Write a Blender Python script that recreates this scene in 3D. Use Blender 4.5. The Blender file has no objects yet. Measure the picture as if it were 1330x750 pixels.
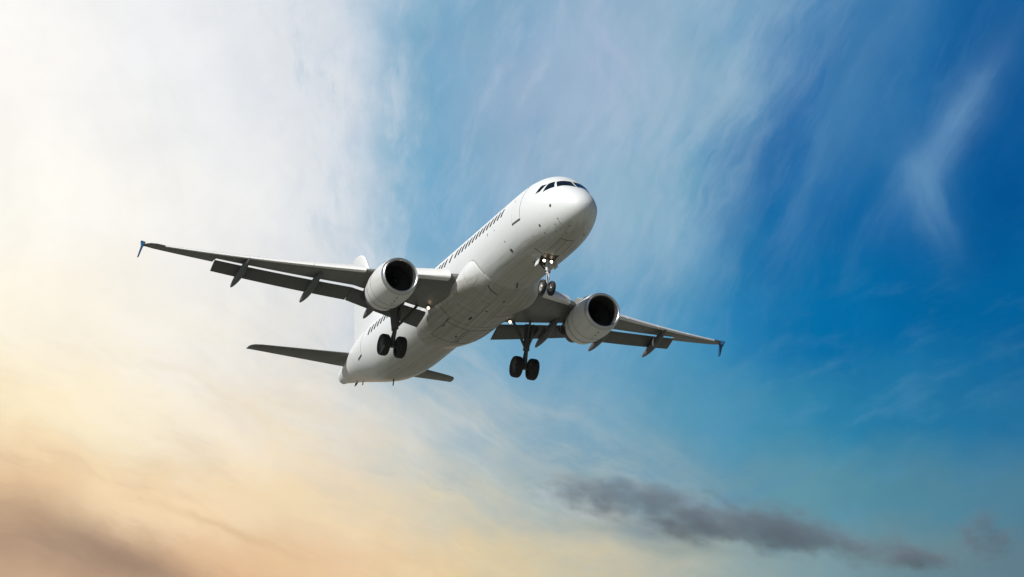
import bpy, bmesh, math, random
from mathutils import Vector, Matrix
random.seed(7)
S = bpy.context.scene
C = S.collection
R_ = math.radians

# ------------------------------------------------------------------ camera
CAM_EL = 18.0                      # the lens looks up at the climbing sky
CAM_H = 1.7
cam_d = bpy.data.cameras.new('camera')
cam_d.sensor_width = 36.0
cam_d.lens = 147.26
cam_d.clip_start = 0.5
cam_d.clip_end = 60000
cam = bpy.data.objects.new('camera', cam_d)
cam.location = (0, 0, CAM_H)
cam.rotation_euler = (R_(90 + CAM_EL), 0, 0)
C.objects.link(cam)
S.camera = cam

# placement of the aircraft: columns are its forward / left / up axes
AIR = Matrix(((0.366996, 0.929297, 0.041487, 3.7885),
              (-0.930099, 0.365855, 0.032636, 198.0163),
              (0.01515, -0.050564, 0.998606, 71.3027),
              (0, 0, 0, 1)))

# ------------------------------------------------------------------ sun
sun_local = Vector((0.30, -0.74, 0.60)).normalized()       # towards the sun, in aircraft axes
sun_dir = (AIR.to_3x3() @ sun_local).normalized()
sun_el = math.asin(sun_dir.z)
sun_az = math.atan2(sun_dir.x, sun_dir.y)                  # clockwise from +Y
sd = bpy.data.lights.new('sun', 'SUN')
sd.energy = 4.1
sd.angle = R_(0.5)
sd.color = (1.0, 0.975, 0.935)
so = bpy.data.objects.new('sun', sd)
so.rotation_euler = sun_dir.to_track_quat('Z', 'Y').to_euler()
so.location = (-60, 100, 200)
C.objects.link(so)

S.view_settings.view_transform = 'Standard'
S.view_settings.look = 'None'
S.view_settings.exposure = 0.0
S.view_settings.gamma = 1.0
S.view_settings.use_curve_mapping = False
S.render.engine = 'CYCLES'
S.cycles.max_bounces = 8
S.cycles.volume_bounces = 1
S.cycles.volume_step_rate = 0.35
S.cycles.volume_max_steps = 256


# ------------------------------------------------------------------ node helpers
def lin(c):
    out = []
    for v in c:
        v /= 255.0
        out.append(v / 12.92 if v <= 0.04045 else ((v + 0.055) / 1.055) ** 2.4)
    return tuple(out)


class NT:
    """small wrapper: builds math nodes as expressions"""
    def __init__(self, tree):
        self.t = tree
        tree.nodes.clear()

    def n(self, kind, **kw):
        nd = self.t.nodes.new(kind)
        for k, v in kw.items():
            setattr(nd, k, v)
        return nd

    def put(self, sock, v):
        if isinstance(v, bpy.types.NodeSocket):
            self.t.links.new(v, sock)
        else:
            sock.default_value = v

    def m(self, op, a, b=None, c=None, clamp=False):
        nd = self.n('ShaderNodeMath', operation=op, use_clamp=clamp)
        for i, v in enumerate((a, b, c)):
            if v is not None:
                self.put(nd.inputs[i], v)
        return nd.outputs[0]

    def add(self, a, b): return self.m('ADD', a, b)
    def sub(self, a, b): return self.m('SUBTRACT', a, b)
    def mul(self, a, b): return self.m('MULTIPLY', a, b)
    def madd(self, a, b, c): return self.m('MULTIPLY_ADD', a, b, c)

    def smooth(self, v, a, b, lo=0.0, hi=1.0):
        nd = self.n('ShaderNodeMapRange', interpolation_type='SMOOTHSTEP', clamp=True)
        for i, x in enumerate((v, a, b, lo, hi)):
            self.put(nd.inputs[i], x)
        return nd.outputs[0]

    def xyz(self, a, b, c=0.0):
        nd = self.n('ShaderNodeCombineXYZ')
        for i, x in enumerate((a, b, c)):
            self.put(nd.inputs[i], x)
        return nd.outputs[0]

    def noise(self, vec, scale, detail=4.0, rough=0.55, dist=0.0, lac=2.0):
        nd = self.n('ShaderNodeTexNoise', noise_dimensions='3D')
        self.put(nd.inputs['Vector'], vec)
        nd.inputs['Scale'].default_value = scale
        nd.inputs['Detail'].default_value = detail
        nd.inputs['Roughness'].default_value = rough
        nd.inputs['Lacunarity'].default_value = lac
        nd.inputs['Distortion'].default_value = dist
        return nd.outputs[0]

    def mix(self, f, a, b, mode='MIX'):
        nd = self.n('ShaderNodeMix', data_type='RGBA', blend_type=mode)
        self.put(nd.inputs[0], f)
        for s, v in ((nd.inputs[6], a), (nd.inputs[7], b)):
            if not isinstance(v, bpy.types.NodeSocket):
                v = (*v, 1.0)
            self.put(s, v)
        return nd.outputs[2]

    def ramp(self, f, stops, interp='B_SPLINE'):
        nd = self.n('ShaderNodeValToRGB')
        self.put(nd.inputs[0], f)
        cr = nd.color_ramp
        cr.interpolation = interp
        while len(cr.elements) > 1:
            cr.elements.remove(cr.elements[-1])
        for i, (p, c) in enumerate(stops):
            e = cr.elements[0] if i == 0 else cr.elements.new(p)
            e.position = p
            e.color = (*c, 1.0)
        return nd.outputs[0]


# ------------------------------------------------------------------ sky
# The sky is laid out by compass bearing and height above the horizon, measured in
# degrees: X = bearing (0 = due +Y), Y = elevation.  A clear Nishita sky carries a
# wide veil of thin sunlit cloud that thins out towards the right.
world = bpy.data.worlds.new('World')
S.world = world
world.use_nodes = True
W = NT(world.node_tree)
tc = W.n('ShaderNodeTexCoord')
sep = W.n('ShaderNodeSeparateXYZ')
W.put(sep.inputs[0], tc.outputs['Generated'])
bearing = W.mul(W.m('ARCTAN2', sep.outputs[0], sep.outputs[1]), 57.29578)
elev = W.mul(W.m('ARCSINE', sep.outputs[2]), 57.29578)
# units of a tenth of a degree-ish: U runs left to right, V top to bottom
K = 95.46
U0 = W.madd(bearing, K, 665.0)
V0 = W.madd(elev, -K, 375.0 + CAM_EL * K)

base_vec = W.xyz(W.mul(U0, 0.001), W.mul(V0, 0.001), 0.3)
w1 = W.noise(base_vec, 3.2, 4, 0.55)
w2 = W.noise(W.xyz(W.mul(U0, 0.001), W.mul(V0, 0.001), 5.7), 3.2, 4, 0.55)
w5 = W.noise(W.xyz(W.mul(U0, 0.001), W.mul(V0, 0.001), 31.0), 12.0, 5, 0.6)
w6 = W.noise(W.xyz(W.mul(U0, 0.001), W.mul(V0, 0.001), 37.0), 12.0, 5, 0.6)
U = W.madd(W.sub(w5, 0.5), 110.0, W.madd(W.sub(w1, 0.5), 220.0, U0))
V = W.madd(W.sub(w6, 0.5), 70.0, W.madd(W.sub(w2, 0.5), 150.0, V0))

ROWS = [
    (-60, [(0, (248, 248, 246)), (200, (236, 238, 242)), (330, (224, 228, 233)), (410, (208, 218, 229)), (490, (168, 192, 213)), (570, (122, 168, 202)), (640, (122, 165, 199)), (760, (138, 170, 200)), (870, (138, 171, 200)), (960, (128, 165, 199)), (1060, (90, 142, 188)), (1150, (72, 128, 180)), (1240, (36, 106, 170)), (1330, (22, 92, 160))]),
    (110, [(0, (253, 250, 245)), (120, (247, 246, 244)), (260, (231, 234, 238)), (360, (222, 226, 232)), (425, (200, 212, 225)), (490, (152, 185, 209)), (550, (112, 165, 202)), (620, (126, 167, 200)), (720, (150, 175, 204)), (830, (152, 180, 205)), (940, (134, 172, 199)), (1010, (96, 148, 190)), (1070, (46, 113, 177)), (1140, (58, 120, 177)), (1230, (32, 104, 170)), (1330, (14, 84, 155))]),
    (280, [(0, (254, 250, 240)), (150, (250, 247, 241)), (300, (236, 237, 237)), (370, (224, 228, 232)), (430, (194, 210, 223)), (500, (134, 176, 206)), (570, (110, 165, 205)), (680, (136, 171, 201)), (800, (150, 182, 204)), (880, (124, 171, 199)), (940, (74, 142, 187)), (1000, (22, 111, 176)), (1080, (2, 101, 171)), (1160, (4, 96, 167)), (1240, (14, 96, 166)), (1330, (2, 80, 151))]),
    (430, [(0, (253, 245, 225)), (150, (250, 244, 231)), (300, (243, 239, 230)), (400, (224, 223, 223)), (460, (196, 208, 216)), (530, (130, 170, 198)), (620, (112, 164, 198)), (720, (98, 156, 197)), (800, (84, 150, 192)), (900, (56, 138, 190)), (1000, (16, 116, 181)), (1100, (2, 106, 173)), (1200, (2, 99, 167)), (1330, (3, 93, 160))]),
    (550, [(0, (251, 233, 196)), (100, (253, 239, 208)), (250, (246, 233, 211)), (400, (234, 225, 210)), (500, (208, 211, 206)), (600, (174, 190, 198)), (700, (132, 169, 191)), (800, (104, 155, 187)), (900, (80, 146, 182)), (1000, (66, 139, 180)), (1100, (46, 129, 176)), (1200, (34, 119, 171)), (1330, (34, 108, 162))]),
    (650, [(0, (230, 196, 157)), (100, (246, 217, 177)), (250, (244, 218, 182)), (400, (237, 216, 183)), (500, (224, 211, 184)), (600, (199, 198, 181)), (700, (167, 182, 182)), (800, (140, 167, 178)), (900, (116, 153, 172)), (1000, (100, 147, 168)), (1100, (92, 145, 167)), (1200, (80, 135, 162)), (1330, (76, 125, 154))]),
    (760, [(0, (205, 171, 143)), (100, (213, 177, 144)), (200, (223, 183, 146)), (300, (231, 192, 150)), (400, (231, 197, 156)), (500, (232, 201, 158)), (600, (226, 204, 162)), (700, (215, 200, 165)), (800, (191, 187, 166)), (900, (168, 177, 165)), (1000, (140, 163, 164)), (1100, (122, 152, 163)), (1200, (112, 145, 153)), (1330, (92, 122, 138))]),
]
U_LO, U_HI = -250.0, 1580.0
fu = W.m('DIVIDE', W.sub(U, U_LO), U_HI - U_LO, clamp=True)
veil = None
for i, (vv, stops) in enumerate(ROWS):
    col = W.ramp(fu, [((u - U_LO) / (U_HI - U_LO), lin((c[0], c[1] + (2 if c[2] > c[0] + 60 else 0), c[2] - .06 * max(0, c[2] - c[0] - 30))) ) for u, c in stops])
    if veil is None:
        veil = col
    else:
        veil = W.mix(W.smooth(V, ROWS[i - 1][0], vv), veil, col)


def streak(col, cx, cy, ang, length, width, colour, amount, nscale=6.0, seed=0.0, bend=0.0, lo=0.35, hi=0.75, stretch=5.0):
    """a soft band of fibrous cloud: ang in degrees, clockwise from pointing right"""
    c, s = math.cos(R_(ang)), math.sin(R_(ang))
    du, dv = W.sub(U1, cx), W.sub(V1, cy)
    a = W.madd(du, c, W.mul(dv, s))
    b = W.madd(dv, c, W.mul(du, -s))
    if bend:
        b = W.madd(W.mul(a, a), bend, b)
    an = W.mul(a, 1.0 / length)
    bn = W.mul(b, 1.0 / width)
    r2 = W.madd(an, an, W.mul(bn, bn))
    g = W.m('EXPONENT', W.mul(r2, -1.0))
    nz = W.noise(W.xyz(W.mul(a, 0.001 / stretch * nscale), W.mul(b, 0.001 * nscale), seed), 1.0 * 3, 5, 0.6)
    f = W.mul(W.mul(g, W.smooth(nz, lo, hi)), amount)
    return W.mix(f, col, lin(colour))


w3 = W.noise(W.xyz(W.mul(U0, 0.001), W.mul(V0, 0.001), 9.1), 7.0, 4, 0.55)
w4 = W.noise(W.xyz(W.mul(U0, 0.001), W.mul(V0, 0.001), 12.4), 7.0, 4, 0.55)
U1 = W.madd(W.sub(w3, 0.5), 60.0, U0)
V1 = W.madd(W.sub(w4, 0.5), 60.0, V0)
# ragged edge of the white veil, and scattered cirrus
veil = streak(veil, 455, 190, 84, 330, 80, (224, 228, 233), 0.5, seed=41.0, nscale=8, stretch=2.2, lo=.46, hi=.70)
veil = streak(veil, 420, 170, 78, 330, 60, (158, 188, 210), 0.6, seed=42.0, nscale=8, stretch=2.2, lo=.48, hi=.72)
veil = streak(veil, 300, 150, 62, 280, 190, (226, 230, 234), 0.35, seed=43.0, nscale=7, stretch=3, lo=.44, hi=.72)
veil = streak(veil, 690, 130, 114, 270, 240, (178, 195, 216), 0.48, seed=44.0, nscale=9, stretch=3, lo=.46, hi=.74)
veil = streak(veil, 720, 200, 98, 280, 260, (108, 160, 198), 0.45, seed=45.0, nscale=8, stretch=3, lo=.48, hi=.74)
veil = streak(veil, 900, 180, 122, 300, 130, (160, 186, 207), 0.45, seed=46.0, nscale=10, stretch=4, lo=.45, hi=.72)
veil = streak(veil, 1130, 110, 122, 300, 170, (80, 132, 180), 0.42, seed=47.0, nscale=9, stretch=4.5, lo=.47, hi=.74)
veil = streak(veil, 1040, 560, 160, 330, 130, (84, 142, 182), 0.45, seed=48.0, nscale=8, stretch=3, lo=.46, hi=.74)
veil = streak(veil, 985, 165, 122, 250, 52, (150, 180, 204), 0.62, seed=55.0, nscale=6, stretch=4, lo=.36, hi=.7)
veil = streak(veil, 800, 210, 116, 260, 120, (166, 190, 210), 0.5, seed=56.0, nscale=6, stretch=3, lo=.42, hi=.72)
# pale streaks trailing below the aircraft
veil = streak(veil, 600, 565, 27, 260, 95, (200, 206, 205), 0.65, seed=49.0, nscale=9, stretch=4, lo=.44, hi=.70)
veil = streak(veil, 700, 620, 30, 260, 90, (178, 190, 190), 0.5, seed=50.0, nscale=9, stretch=4, lo=.44, hi=.70)
veil = streak(veil, 540, 600, 24, 240, 80, (158, 182, 190), 0.45, seed=51.0, nscale=9, stretch=4, lo=.48, hi=.74)
veil = streak(veil, 420, 640, 22, 330, 100, (242, 222, 184), 0.55, seed=52.0, nscale=8, stretch=4, lo=.44, hi=.72)
veil = streak(veil, 300, 600, 20, 330, 110, (222, 204, 178), 0.5, seed=53.0, nscale=8, stretch=4.5, lo=.48, hi=.74)
veil = streak(veil, 120, 680, 20, 320, 70, (190, 160, 132), 0.5, seed=54.0, nscale=9, stretch=5, lo=.46, hi=.72)
# pale fibres over the middle
veil = streak(veil, 815, 95, 62, 150, 42, (176, 190, 214), 0.7, seed=1.3, nscale=3.5)
veil = streak(veil, 930, 60, 115, 260, 80, (156, 184, 206), 0.6, seed=2.1, nscale=3.5)
veil = streak(veil, 700, 140, 100, 240, 80, (156, 178, 206), 0.5, seed=3.4, nscale=3.5)
veil = streak(veil, 600, 120, 75, 90, 36, (150, 176, 206), 0.5, seed=3.7, nscale=4)
veil = streak(veil, 545, 200, 96, 260, 34, (104, 160, 200), 0.45, seed=3.9, nscale=3)
veil = streak(veil, 880, 300, 120, 200, 60, (140, 176, 202), 0.45, seed=4.0, nscale=3.5)
veil = streak(veil, 420, 250, 88, 330, 26, (214, 220, 228), 0.5, seed=4.1, nscale=3)
# wisps against the deep blue on the right
veil = streak(veil, 1135, 160, 120, 210, 46, (84, 134, 180), 0.62, seed=4.2, nscale=3, lo=.25, hi=.8)
veil = streak(veil, 1215, 30, 122, 160, 30, (62, 118, 172), 0.55, seed=4.6, nscale=3, lo=.25, hi=.8)
veil = streak(veil, 1060, 60, 122, 150, 46, (92, 142, 188), 0.5, seed=4.9, nscale=3)
veil = streak(veil, 1278, 175, 128, 115, 26, (106, 150, 190), 0.9, seed=5.5, nscale=3.5, lo=.2, hi=.75)
veil = streak(veil, 1238, 262, 72, 64, 30, (100, 148, 188), 0.9, seed=6.1, nscale=4, lo=.2, hi=.75)
veil = streak(veil, 1065, 190, 118, 190, 48, (6, 92, 160), 0.8, seed=6.9, nscale=3)
# dusky bands low on the left
veil = streak(veil, 70, 728, 20, 260, 48, (156, 131, 112), 0.8, seed=7.7, stretch=5, lo=0.1, hi=0.6, nscale=3.5)
veil = streak(veil, 150, 735, 22, 130, 24, (142, 120, 106), 0.65, seed=7.9, stretch=5, lo=0.1, hi=0.6, nscale=4)
veil = streak(veil, -10, 660, 20, 150, 26, (186, 152, 122), 0.7, seed=8.2, stretch=5, nscale=3.5)
veil = streak(veil, 275, 692, 17, 90, 6, (204, 170, 132), 0.6, seed=9.6, stretch=5, lo=0.2, hi=0.6)
veil = streak(veil, 330, 655, 12, 260, 30, (238, 210, 162), 0.5, seed=10.6, stretch=5, nscale=4)
veil = streak(veil, 100, 610, 22, 220, 30, (252, 224, 178), 0.6, seed=11.1, stretch=5, nscale=4)
veil = streak(veil, 150, 500, 25, 240, 60, (255, 244, 220), 0.6, seed=11.6, stretch=5, nscale=4)
# faint grey scraps low on the right
veil = streak(veil, 1180, 640, 8, 170, 26, (92, 124, 148), 0.5, seed=12.6, stretch=4, nscale=4)
veil = streak(veil, 830, 692, 4, 90, 11, (126, 142, 148), 0.7, seed=13.6, stretch=4, lo=0.2, hi=0.6, nscale=5)
veil = streak(veil, 900, 716, 6, 90, 11, (128, 146, 150), 0.6, seed=14.6, stretch=4, lo=0.2, hi=0.6, nscale=5)
veil = streak(veil, 640, 600, 28, 220, 34, (168, 190, 200), 0.5, seed=15.6, stretch=4, nscale=4)
# very fine mottling of thin cloud
fine = W.noise(W.xyz(W.mul(U1, 0.001), W.mul(V1, 0.001), 20.0), 9.0, 5, 0.6)
veil = W.mix(1.0, veil, W.ramp(fine, [(0.25, (0.955,) * 3), (0.75, (1.045,) * 3)], 'LINEAR'), 'MULTIPLY')

sky = W.n('ShaderNodeTexSky', sky_type='NISHITA')
sky.sun_disc = False
sky.sun_elevation = sun_el
sky.sun_rotation = sun_az
bg_clear = W.n('ShaderNodeBackground')
W.put(bg_clear.inputs[0], sky.outputs[0])
bg_clear.inputs[1].default_value = 0.05
bg_veil = W.n('ShaderNodeBackground')
W.put(bg_veil.inputs[0], veil)
bg_veil.inputs[1].default_value = 1.0
# the cloud veil is a local patch of the sky; further round it clears to plain sky
axis = (0.0, math.cos(R_(CAM_EL)), math.sin(R_(CAM_EL)))
dot = W.n('ShaderNodeVectorMath', operation='DOT_PRODUCT')
W.put(dot.inputs[0], tc.outputs['Generated'])
dot.inputs[1].default_value = axis
cover = W.smooth(dot.outputs['Value'], math.cos(R_(30)), math.cos(R_(11)))
mx = W.n('ShaderNodeMixShader')
W.put(mx.inputs[0], cover)
W.put(mx.inputs[1], bg_clear.outputs[0])
W.put(mx.inputs[2], bg_veil.outputs[0])
wo = W.n('ShaderNodeOutputWorld')
W.put(wo.inputs[0], mx.outputs[0])


# ------------------------------------------------------------------ materials
def principled(name, colour, rough=0.5, metal=0.0, coat=0.0, emit=None, emit_s=0.0):
    m = bpy.data.materials.new(name)
    m.use_nodes = True
    t = NT(m.node_tree)
    b = t.n('ShaderNodeBsdfPrincipled')
    b.inputs['Base Color'].default_value = (*colour, 1)
    b.inputs['Roughness'].default_value = rough
    b.inputs['Metallic'].default_value = metal
    b.inputs['Coat Weight'].default_value = coat
    b.inputs['Coat Roughness'].default_value = 0.12
    if emit:
        b.inputs['Emission Color'].default_value = (*emit, 1)
        b.inputs['Emission Strength'].default_value = emit_s
    o = t.n('ShaderNodeOutputMaterial')
    t.put(o.inputs[0], b.outputs[0])
    return m, t, b


def paint(name, colour, rough=0.42, dirt=0.35, dirt_col=(0.30, 0.26, 0.19), belly=0.0, line=0.12, coat=0.15, pitch=1.06):
    """aircraft paint: streaky grime along the airflow, faint panel joints"""
    m, t, b = principled(name, colour, rough, coat=coat)
    tcn = t.n('ShaderNodeTexCoord')
    sp = t.n('ShaderNodeSeparateXYZ')
    t.put(sp.inputs[0], tcn.outputs['Object'])
    x, y, z = sp.outputs
    streaks = t.noise(t.xyz(t.mul(x, 0.22), t.mul(y, 2.4), t.mul(z, 2.4)), 1.6, 5, 0.62)
    spots = t.noise(t.xyz(x, y, z), 2.7, 5, 0.65)
    f = t.mul(t.smooth(streaks, 0.48, 0.78), dirt)
    f = t.add(f, t.mul(t.smooth(spots, 0.62, 0.80), dirt * 0.35))
    if belly:
        # oil and road film collects along the keel, in blotches with ragged edges
        edge = t.madd(t.sub(streaks, 0.5), 1.1, z)
        long_ = t.noise(t.xyz(t.mul(x, 0.09), t.mul(y, 3.0), 7.0), 2.2, 4, 0.6)
        film = t.mul(t.smooth(edge, -1.15, -1.95), t.smooth(long_, 0.25, 0.72, 0.68, 1.0))
        f = t.add(f, t.mul(film, belly))
        drip = t.noise(t.xyz(t.mul(x, 0.28), t.mul(y, 5.5), 3.0), 2.4, 5, 0.65)
        f = t.add(f, t.mul(t.mul(t.smooth(drip, 0.58, 0.78), t.smooth(z, -1.35, -1.9)), 0.55))
    f = t.m('MINIMUM', f, 0.95)
    col = t.mix(f, colour, dirt_col)
    # panel joints every frame bay
    fx = t.m('ABSOLUTE', t.sub(t.m('FRACT', t.mul(x, 1 / pitch)), 0.5))
    jl = t.smooth(fx, 0.014, 0.008)
    fy = t.m('ABSOLUTE', t.sub(t.m('FRACT', t.mul(y, 0.62)), 0.5))
    jl = t.m('MAXIMUM', jl, t.mul(t.smooth(fy, 0.012, 0.006), 0.7))
    col = t.mix(t.mul(jl, line), col, (0.05, 0.05, 0.05))
    t.put(b.inputs['Base Color'], col)
    t.put(b.inputs['Roughness'], t.madd(streaks, 0.3, rough - 0.12))
    return m


M_white = paint('white_paint', (0.765, 0.79, 0.785), 0.40, dirt=0.08, belly=0.74, line=0.05, dirt_col=(0.29, 0.265, 0.20))
M_fair = paint('fairing_paint', (0.74, 0.755, 0.745), 0.45, dirt=0.10, line=0.3, pitch=1.55, belly=0.80, dirt_col=(0.25, 0.23, 0.17))
M_clean = paint('door_paint', (0.77, 0.785, 0.785), 0.40, dirt=0.05, line=0.0)
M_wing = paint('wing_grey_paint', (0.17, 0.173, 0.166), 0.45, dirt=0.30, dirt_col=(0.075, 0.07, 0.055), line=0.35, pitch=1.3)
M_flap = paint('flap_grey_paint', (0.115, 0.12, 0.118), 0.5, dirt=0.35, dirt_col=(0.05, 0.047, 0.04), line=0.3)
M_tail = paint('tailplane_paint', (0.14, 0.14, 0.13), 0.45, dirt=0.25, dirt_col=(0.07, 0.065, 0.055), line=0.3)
M_nac = paint('nacelle_paint', (0.72, 0.725, 0.71), 0.40, dirt=0.22, dirt_col=(0.27, 0.23, 0.16), line=0.2, pitch=1.5)
M_slat = paint('slat_paint', (0.80, 0.80, 0.78), 0.34, dirt=0.12, line=0.0)
M_strut = paint('pylon_shade_paint', (0.06, 0.064, 0.066), 0.5, dirt=0.3, dirt_col=(0.03, 0.03, 0.03), line=0.1)  # shade of the pylon put into its base colour; main gear doors share it
M_pylon = paint('pylon_paint', (0.12, 0.128, 0.13), 0.5, dirt=0.35, dirt_col=(0.05, 0.05, 0.045), line=0.1)
M_seam = principled('door_seal', (0.15, 0.15, 0.15), 0.8)[0]
M_joint = principled('joint_sealant', (0.10, 0.10, 0.095), 0.8)[0]
M_glass, _t, _b = principled('cabin_glass', (0.012, 0.016, 0.026), 0.45)
_b.inputs['Specular IOR Level'].default_value = 0.2
M_wind, _t, _b = principled('windshield_glass', (0.006, 0.012, 0.022), 0.12)
_b.inputs['Specular IOR Level'].default_value = 0.22
M_frame = principled('window_frame', (0.62, 0.63, 0.63), 0.45)[0]
M_lip = principled('bare_aluminium', (0.66, 0.67, 0.68), 0.30, 0.95)[0]
M_duct = principled('inlet_liner', (0.065, 0.065, 0.067), 0.5)[0]
M_dark = principled('dark_metal', (0.035, 0.035, 0.035), 0.5, 0.3)[0]
M_fan = principled('fan_titanium', (0.10, 0.10, 0.105), 0.42, 0.5)[0]
M_hot = principled('exhaust_metal', (0.13, 0.115, 0.10), 0.45, 0.8)[0]
M_gear = principled('gear_paint', (0.55, 0.56, 0.56), 0.4, 0.1)[0]
M_leg = principled('leg_paint', (0.085, 0.095, 0.105), 0.45, 0.1)[0]
M_chrome = principled('oleo_chrome', (0.75, 0.75, 0.76), 0.15, 1.0)[0]
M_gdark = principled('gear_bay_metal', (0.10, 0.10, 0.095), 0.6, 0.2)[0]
M_tyre = principled('tyre_rubber', (0.026, 0.026, 0.026), 0.75)[0]
M_rim = principled('wheel_rim', (0.52, 0.50, 0.46), 0.4, 0.4)[0]
M_blue = principled('fence_blue', (0.012, 0.085, 0.20), 0.4)[0]
M_blade = principled('antenna_paint', (0.08, 0.08, 0.08), 0.6)[0]
M_lamp = principled('lamp_glow', (1, 1, 1), 0.3, emit=(1.0, 0.80, 0.55), emit_s=9.0)[0]
M_lampd = principled('lamp_glow_dim', (1, 1, 1), 0.3, emit=(1.0, 0.72, 0.48), emit_s=3.0)[0]


# ------------------------------------------------------------------ mesh helpers
# aircraft axes: a = distance aft of the nose datum, y = to port, z = up
def P(a, y, z):
    return Vector((-a, y, z))


def link(name, bm, mat, parent=None, smooth=True, label=None):
    bmesh.ops.recalc_face_normals(bm, faces=bm.faces[:])
    me = bpy.data.meshes.new(name)
    bm.to_mesh(me)
    bm.free()
    for m in (mat if isinstance(mat, (list, tuple)) else [mat]):
        me.materials.append(m)
    if smooth:
        for p in me.polygons:
            p.use_smooth = True
        try:
            me.set_sharp_from_angle(angle=R_(38))
        except Exception:
            pass
    o = bpy.data.objects.new(name, me)
    C.objects.link(o)
    if parent:
        o.parent = parent
    if label:
        o['label'] = label
    return o


def loft(bm, rings, closed=True, cap=True, mi=0):
    vs = [[bm.verts.new(p) for p in r] for r in rings]
    n = len(rings[0])
    fs = []
    for i in range(len(vs) - 1):
        for j in range(n if closed else n - 1):
            k = (j + 1) % n
            fs.append(bm.faces.new((vs[i][j], vs[i][k], vs[i + 1][k], vs[i + 1][j])))
    if cap and closed:
        fs.append(bm.faces.new(vs[0]))
        fs.append(bm.faces.new(vs[-1][::-1]))
    for f in fs:
        f.material_index = mi
    return vs


def tube(bm, p0, p1, r0, r1=None, n=14, mi=0):
    r1 = r0 if r1 is None else r1
    d = (p1 - p0).normalized()
    u = d.orthogonal().normalized()
    v = d.cross(u)
    rings = []
    for p, r in ((p0, r0), (p1, r1)):
        rings.append([p + (u * math.cos(t) + v * math.sin(t)) * r for t in [2 * math.pi * k / n for k in range(n)]])
    loft(bm, rings, mi=mi)


def box(bm, c, ax, ay, az, mi=0):
    """box from a centre and three half-extent vectors"""
    vs = [bm.verts.new(c + ax * i + ay * j + az * k) for i in (-1, 1) for j in (-1, 1) for k in (-1, 1)]
    for q in ((0, 1, 3, 2), (4, 6, 7, 5), (0, 4, 5, 1), (2, 3, 7, 6), (0, 2, 6, 4), (1, 5, 7, 3)):
        bm.faces.new([vs[i] for i in q]).material_index = mi


def plate(bm, pts, off, mi=0):
    """flat polygon given thickness along the vector off"""
    a = [bm.verts.new(p - off * 0.5) for p in pts]
    b = [bm.verts.new(p + off * 0.5) for p in pts]
    bm.faces.new(a).material_index = mi
    bm.faces.new(b[::-1]).material_index = mi
    n = len(pts)
    for i in range(n):
        j = (i + 1) % n
        bm.faces.new((a[i], a[j], b[j], b[i])).material_index = mi


def revolve(bm, prof, origin, axis, n=64, mi=0, closed_profile=False):
    """prof: list of (distance along axis, radius)"""
    d = axis.normalized()
    u = Vector((0, 0, 1))
    u = (u - d * u.dot(d)).normalized()
    v = d.cross(u)
    rings = []
    for s, r in prof:
        c = origin + d * s
        rings.append([c + (u * math.cos(t) + v * math.sin(t)) * max(r, 1e-4) for t in [2 * math.pi * k / n for k in range(n)]])
    if closed_profile:
        rings.append(rings[0])
    vs = [[bm.verts.new(p) for p in r] for r in (rings[:-1] if closed_profile else rings)]
    if closed_profile:
        vs.append(vs[0])
    for i in range(len(vs) - 1):
        for j in range(n):
            k = (j + 1) % n
            bm.faces.new((vs[i][j], vs[i][k], vs[i + 1][k], vs[i + 1][j])).material_index = mi


def pchip(xs, ys):
    n = len(xs)
    h = [xs[i + 1] - xs[i] for i in range(n - 1)]
    d = [(ys[i + 1] - ys[i]) / h[i] for i in range(n - 1)]
    m = [0.0] * n
    m[0], m[-1] = d[0], d[-1]
    for i in range(1, n - 1):
        if d[i - 1] * d[i] > 0:
            w1_, w2_ = 2 * h[i] + h[i - 1], h[i] + 2 * h[i - 1]
            m[i] = (w1_ + w2_) / (w1_ / d[i - 1] + w2_ / d[i])

    def f(x):
        if x <= xs[0]:
            return ys[0]
        if x >= xs[-1]:
            return ys[-1]
        i = 0
        while x > xs[i + 1]:
            i += 1
        t = (x - xs[i]) / h[i]
        return ((1 + 2 * t) * (1 - t) ** 2 * ys[i] + t * (1 - t) ** 2 * h[i] * m[i]
                + t * t * (3 - 2 * t) * ys[i + 1] + t * t * (t - 1) * h[i] * m[i + 1])
    return f


# ------------------------------------------------------------------ ground
bm = bmesh.new()
n = 48
vs = [bm.verts.new((0, 0, 0))] + [bm.verts.new((25000 * math.cos(2 * math.pi * k / n), 25000 * math.sin(2 * math.pi * k / n), 0)) for k in range(n)]
for k in range(n):
    bm.faces.new((vs[0], vs[1 + k], vs[1 + (k + 1) % n]))
gm, gt, gb = principled('dry_grass', (0.16, 0.15, 0.10), 0.95)
gtc = gt.n('ShaderNodeTexCoord')
gn = gt.noise(gtc.outputs['Object'], 0.02, 6, 0.6)
gt.put(gb.inputs['Base Color'], gt.ramp(gn, [(0.3, (0.12, 0.125, 0.095)), (0.7, (0.21, 0.205, 0.17))], 'LINEAR'))
g = link('ground', bm, gm, smooth=False)
g['kind'] = 'structure'

# ------------------------------------------------------------------ airliner
plane = bpy.data.objects.new('passenger_airliner', None)
plane.empty_display_size = 2
C.objects.link(plane)
plane.matrix_world = AIR
plane['label'] = 'white twin-engine passenger jet flying overhead with landing gear down and flaps extended'
plane['category'] = 'airplane'

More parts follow.
